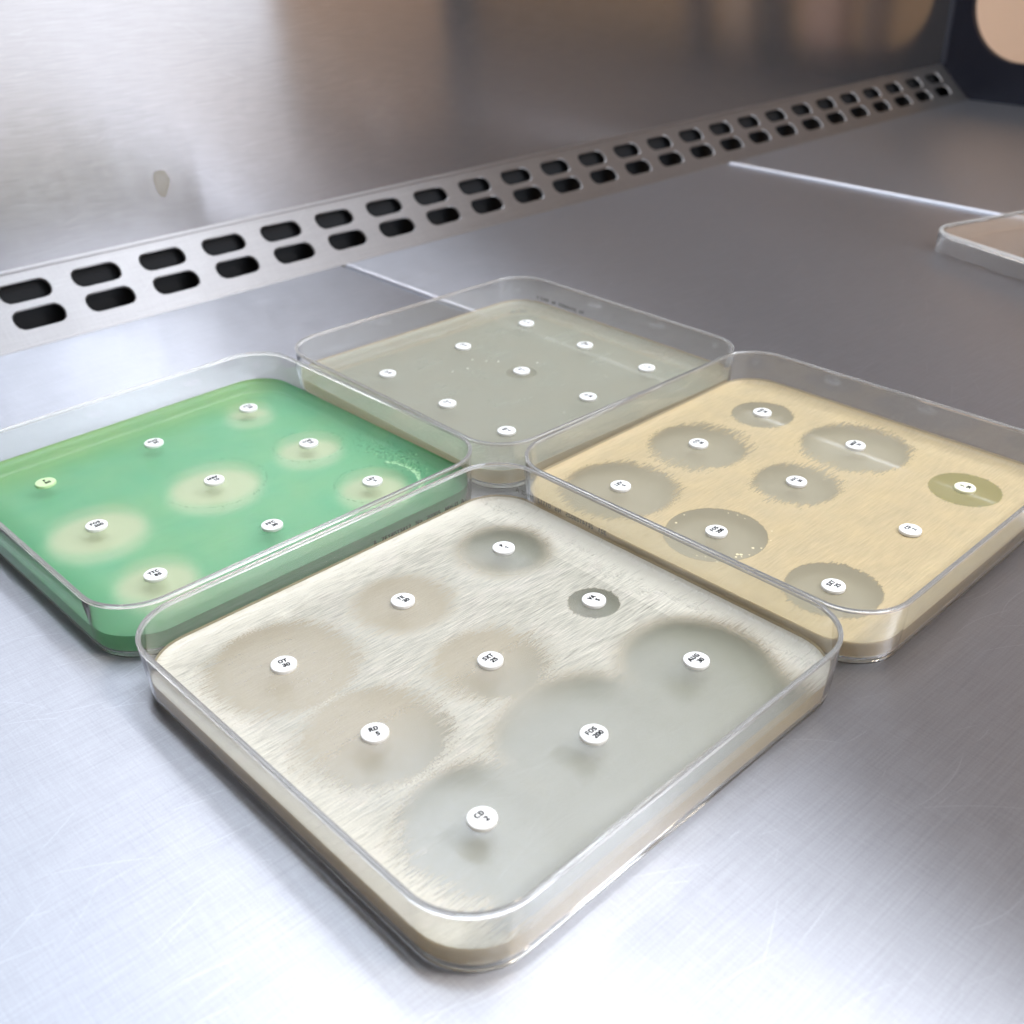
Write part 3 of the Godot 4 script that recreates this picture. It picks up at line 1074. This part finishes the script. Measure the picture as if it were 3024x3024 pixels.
	disc(green, Vector2(33.96, -34.57), "LEV|5", "white disc marked LEV 5 at the right corner of the green plate")
	disc(green, Vector2(-1.26, 35.47), "FOS|200", "white disc marked FOS 200 on the green plate")
	disc(green, Vector2(34.14, 0.87), "FFC|30", "white disc marked FFC 30 on the green plate")
	disc(green, Vector2(33.59, 36.23), "TTC|85", "white disc marked TTC 85 at the near corner of the green plate")

	# back plate
	zones = [[1.0, -3.3, 5.6, 0.5, 0.2]]
	gm = growth(512, 61, Color(0.74, 0.73, 0.66), 0.36, zones, {"streak": 0.10, "edge": 0.2, "warm": Color(0.72, 0.73, 0.67)})
	for p in [Vector2(-21, 1.5), Vector2(-16.5, -1.5), Vector2(-13, -4.5), Vector2(-16, 8), Vector2(-17.5, 14), Vector2(-2, -14)]:
		dot(gm[0], p.x, p.y, 0.34, Color(0.95, 0.95, 0.92, 0.9))
	var back := dish(1.255, -364.209, 0.8433, "back clear square dish of even grey agar with hardly any rings", gels(Color(0.75, 0.74, 0.66), 0.3, 0.4), film(gm, 0.3, 0.008), "bacterial_haze")
	printed(back, "No   2E14108025   No   MH-II  A", -50.0, 0, 7.6)
	var hand := TextMesh.new()
	hand.text = "EK"
	hand.font = M.font
	hand.font_size = 64
	hand.pixel_size = 0.001
	hand.depth = 0.001
	var mark := part("marker_writing", hand, M.marker, back, Vector3(-48.0, 4.6, -47.0) * MM)
	mark.rotation = Vector3(PI / 2, 0.9, 0)
	mark.scale = Vector3(0.10, 0.07, 0.02)
	disc(back, Vector2(-33.71, -37.94), "OT|30", "white disc at the farthest corner of the grey back plate")
	disc(back, Vector2(-32.44, -3.61), "CN|10", "white disc midway along the far left side of the back plate")
	disc(back, Vector2(-31.25, 33.21), "KF|30", "white disc at the left corner of the grey back plate")
	disc(back, Vector2(1.04, -3.31), "VA|5", "white disc marked VA 5 in the middle of the grey back plate")
	disc(back, Vector2(4.28, 34.18), "CD|2", "white disc marked CD 2 on the grey back plate")
	disc(back, Vector2(34.32, 33.95), "RD|5", "white disc marked RD 5 at the near corner of the back plate")
	disc(back, Vector2(-0.55, -37.78), "CXM|30", "white disc marked CXM 30 on the grey back plate")
	disc(back, Vector2(30.91, -37.86), "E|15", "white disc at the right corner of the grey back plate")
	disc(back, Vector2(33.9, -4.2), "TE|30", "white disc marked TE 30 on the grey back plate")

	# yellow plate
	zones = [[-35.3, -35.4, 10.0, 0.6, 0.4], [-36.3, -2.3, 15.2, 0.8, 1.7], [-0.6, -35.3, 16.5, 1.2, 1.4], [-35.6, 35.8, 16.5, 2.5, 1.2], [-0.5, -2.4, 12.3, 1.2, 1.5], [36.2, -33.4, 10.0, 0.5, 0.3], [-0.2, 36.9, 13.8, 0.4, 0.15], [36.6, 37.8, 12.0, 0.5, 0.4]]
	gm = growth(800, 81, Color(0.80, 0.73, 0.585), 0.82, zones, {"streak": 0.14, "line_freq": 0.2, "grain": 0.04, "haze": 0.03, "edge": 0.1, "warm": Color(0.79, 0.715, 0.56)})
	for p in [[-11.6, 40.0, .4], [-12.7, 35.0, .3], [-8.0, 46.5, .35], [-2.0, 24.6, .3], [-4.5, 25.5, .3], [0.6, 24.8, .25], [5, 47.5, .3], [7.5, 46.5, .35], [9, 44.5, .3], [10.6, 42.8, .4], [10.1, 41.5, .5], [10.9, 40.9, .5], [11.6, 41.7, .3], [12.5, 39.5, .3], [11.2, 36, .45], [12.8, 34.5, .35], [3, 48.6, .35], [9.8, 25.2, .25], [12.4, 29.5, .2], [8.6, 47.4, .35]]:
		dot(gm[0], p[0], p[1], p[2], Color(0.90, 0.86, 0.72, 0.95))
	dot(gm[0], 36.2, -33.4, 10.1, Color(0.52, 0.53, 0.14, 0.42))
	var yellow := dish(82.531, -276.522, 0.8118, "clear square dish of straw yellow growth at the right", gels(Color(0.82, 0.79, 0.69), 0.42, 0.3), film(gm, 0.42, 0.02), "bacterial_lawn")
	disc(yellow, Vector2(-35.31, -35.4), "AUG|30", "white disc marked AUG 30 at the back corner of the yellow plate")
	disc(yellow, Vector2(-36.35, -2.29), "CTX|30", "white disc marked CTX 30 in a fringed ring on the yellow plate")
	disc(yellow, Vector2(-0.55, -35.32), "MRP|10", "white disc marked MRP 10 on the yellow plate")
	disc(yellow, Vector2(-35.64, 35.76), "LEV|5", "white disc marked LEV 5 at the left corner of the yellow plate")
	disc(yellow, Vector2(-0.52, -2.44), "FFC|30", "white disc marked FFC 30 in the middle of the yellow plate")
	disc(yellow, Vector2(36.19, -33.38), "F|50", "yellow edged disc marked F 50 in a small olive ring on the yellow plate", 0.12, "ink", "paper_yellow")
	disc(yellow, Vector2(-0.18, 36.89), "FOS|200", "white disc marked FOS 200 in a speckled ring on the yellow plate")
	disc(yellow, Vector2(36.79, -0.43), "CD|2", "white disc marked CD 2 with no ring on the yellow plate")
	disc(yellow, Vector2(36.58, 37.76), "SXT|25", "white disc marked SXT 25 at the near corner of the yellow plate")


func green_gel(n: int, zones: Array) -> Image:
	var im := Image.create(n, n, false, Image.FORMAT_RGBA8)
	var a := noise_bytes(n, n, 0.012, 7, 3)
	var px := 120.0 / n
	for y in n:
		for x in n:
			var mx := x * px - 60.0
			var mz := y * px - 60.0
			var k := a[y * n + x] / 255.0
			var c := Color(0.62, 0.85, 0.65).lerp(Color(0.56, 0.84, 0.66), clampf(k * 1.6 - 0.3, 0, 1))
			var edge := maxf(absf(mx), absf(mz))
			if mx < -43.0:
				c = c.lerp(Color(0.66, 0.80, 0.46), clampf((-43.0 - mx) / 14.0, 0, 1) * 0.75)
			c = c.lerp(Color(0.26, 0.63, 0.38), clampf((maxf(mz, mx) - 45.0) / 12.0, 0, 1) * 0.8)
			c = c.lerp(Color(0.28, 0.64, 0.40), clampf((mx - 20.0) / 30.0, 0, 1) * clampf((-mz - 38.0) / 14.0, 0, 1) * 0.8)
			for z in zones:
				var d := Vector2(mx - z[0], mz - z[1]).length()
				var w := clampf((z[2] + 1.0 - d) / 6.0 + 0.35, 0, 1)
				w = w * w * (3 - 2 * w)
				c = c.lerp(Color(0.95, 0.94, 0.81), w * 0.85)
			c.a = 1.0
			im.set_pixel(x, y, c)
	return im


func build_lid() -> void:
	var rot := deg_to_rad(-25.5)
	var t := thing("dish_lid", "empty clear square lid lying flat on the steel at the right edge", "lid", Vector3(0.287, 0.0, -0.4995), -rot)
	var g := Geo.new()
	var s := 0.122
	sweep(g, s, 0.0155, [Vector2(0.0, 0.0) * MM, Vector2(0.0, 0.3) * MM, Vector2(0.5, 8.4) * MM, Vector2(0.7, 9.0) * MM, Vector2(1.9, 9.1) * MM, Vector2(2.4, 8.8) * MM, Vector2(4.0, 8.7) * MM], false)
	cap(g, ring(s, 0.0155, 4.0 * MM, 8.7 * MM), 90)
	cap(g, ring(s, 0.0155, 2.4 * MM, 7.7 * MM), 91, true)
	sweep(g, s, 0.0155, [Vector2(2.4, 7.7) * MM, Vector2(1.6, 7.2) * MM, Vector2(1.2, 0.0) * MM, Vector2(0.0, 0.0) * MM], false)
	part("shell", g.mesh(), M.plastic, t)
	g = Geo.new()
	sweep(g, s, 0.0155, [Vector2(0.42, 8.2) * MM, Vector2(0.5, 8.9) * MM, Vector2(0.8, 9.2) * MM, Vector2(1.7, 9.25) * MM, Vector2(2.2, 9.12) * MM, Vector2(1.2, 8.7) * MM], true)
	part("edge_bead", g.mesh(), M.bead, t)
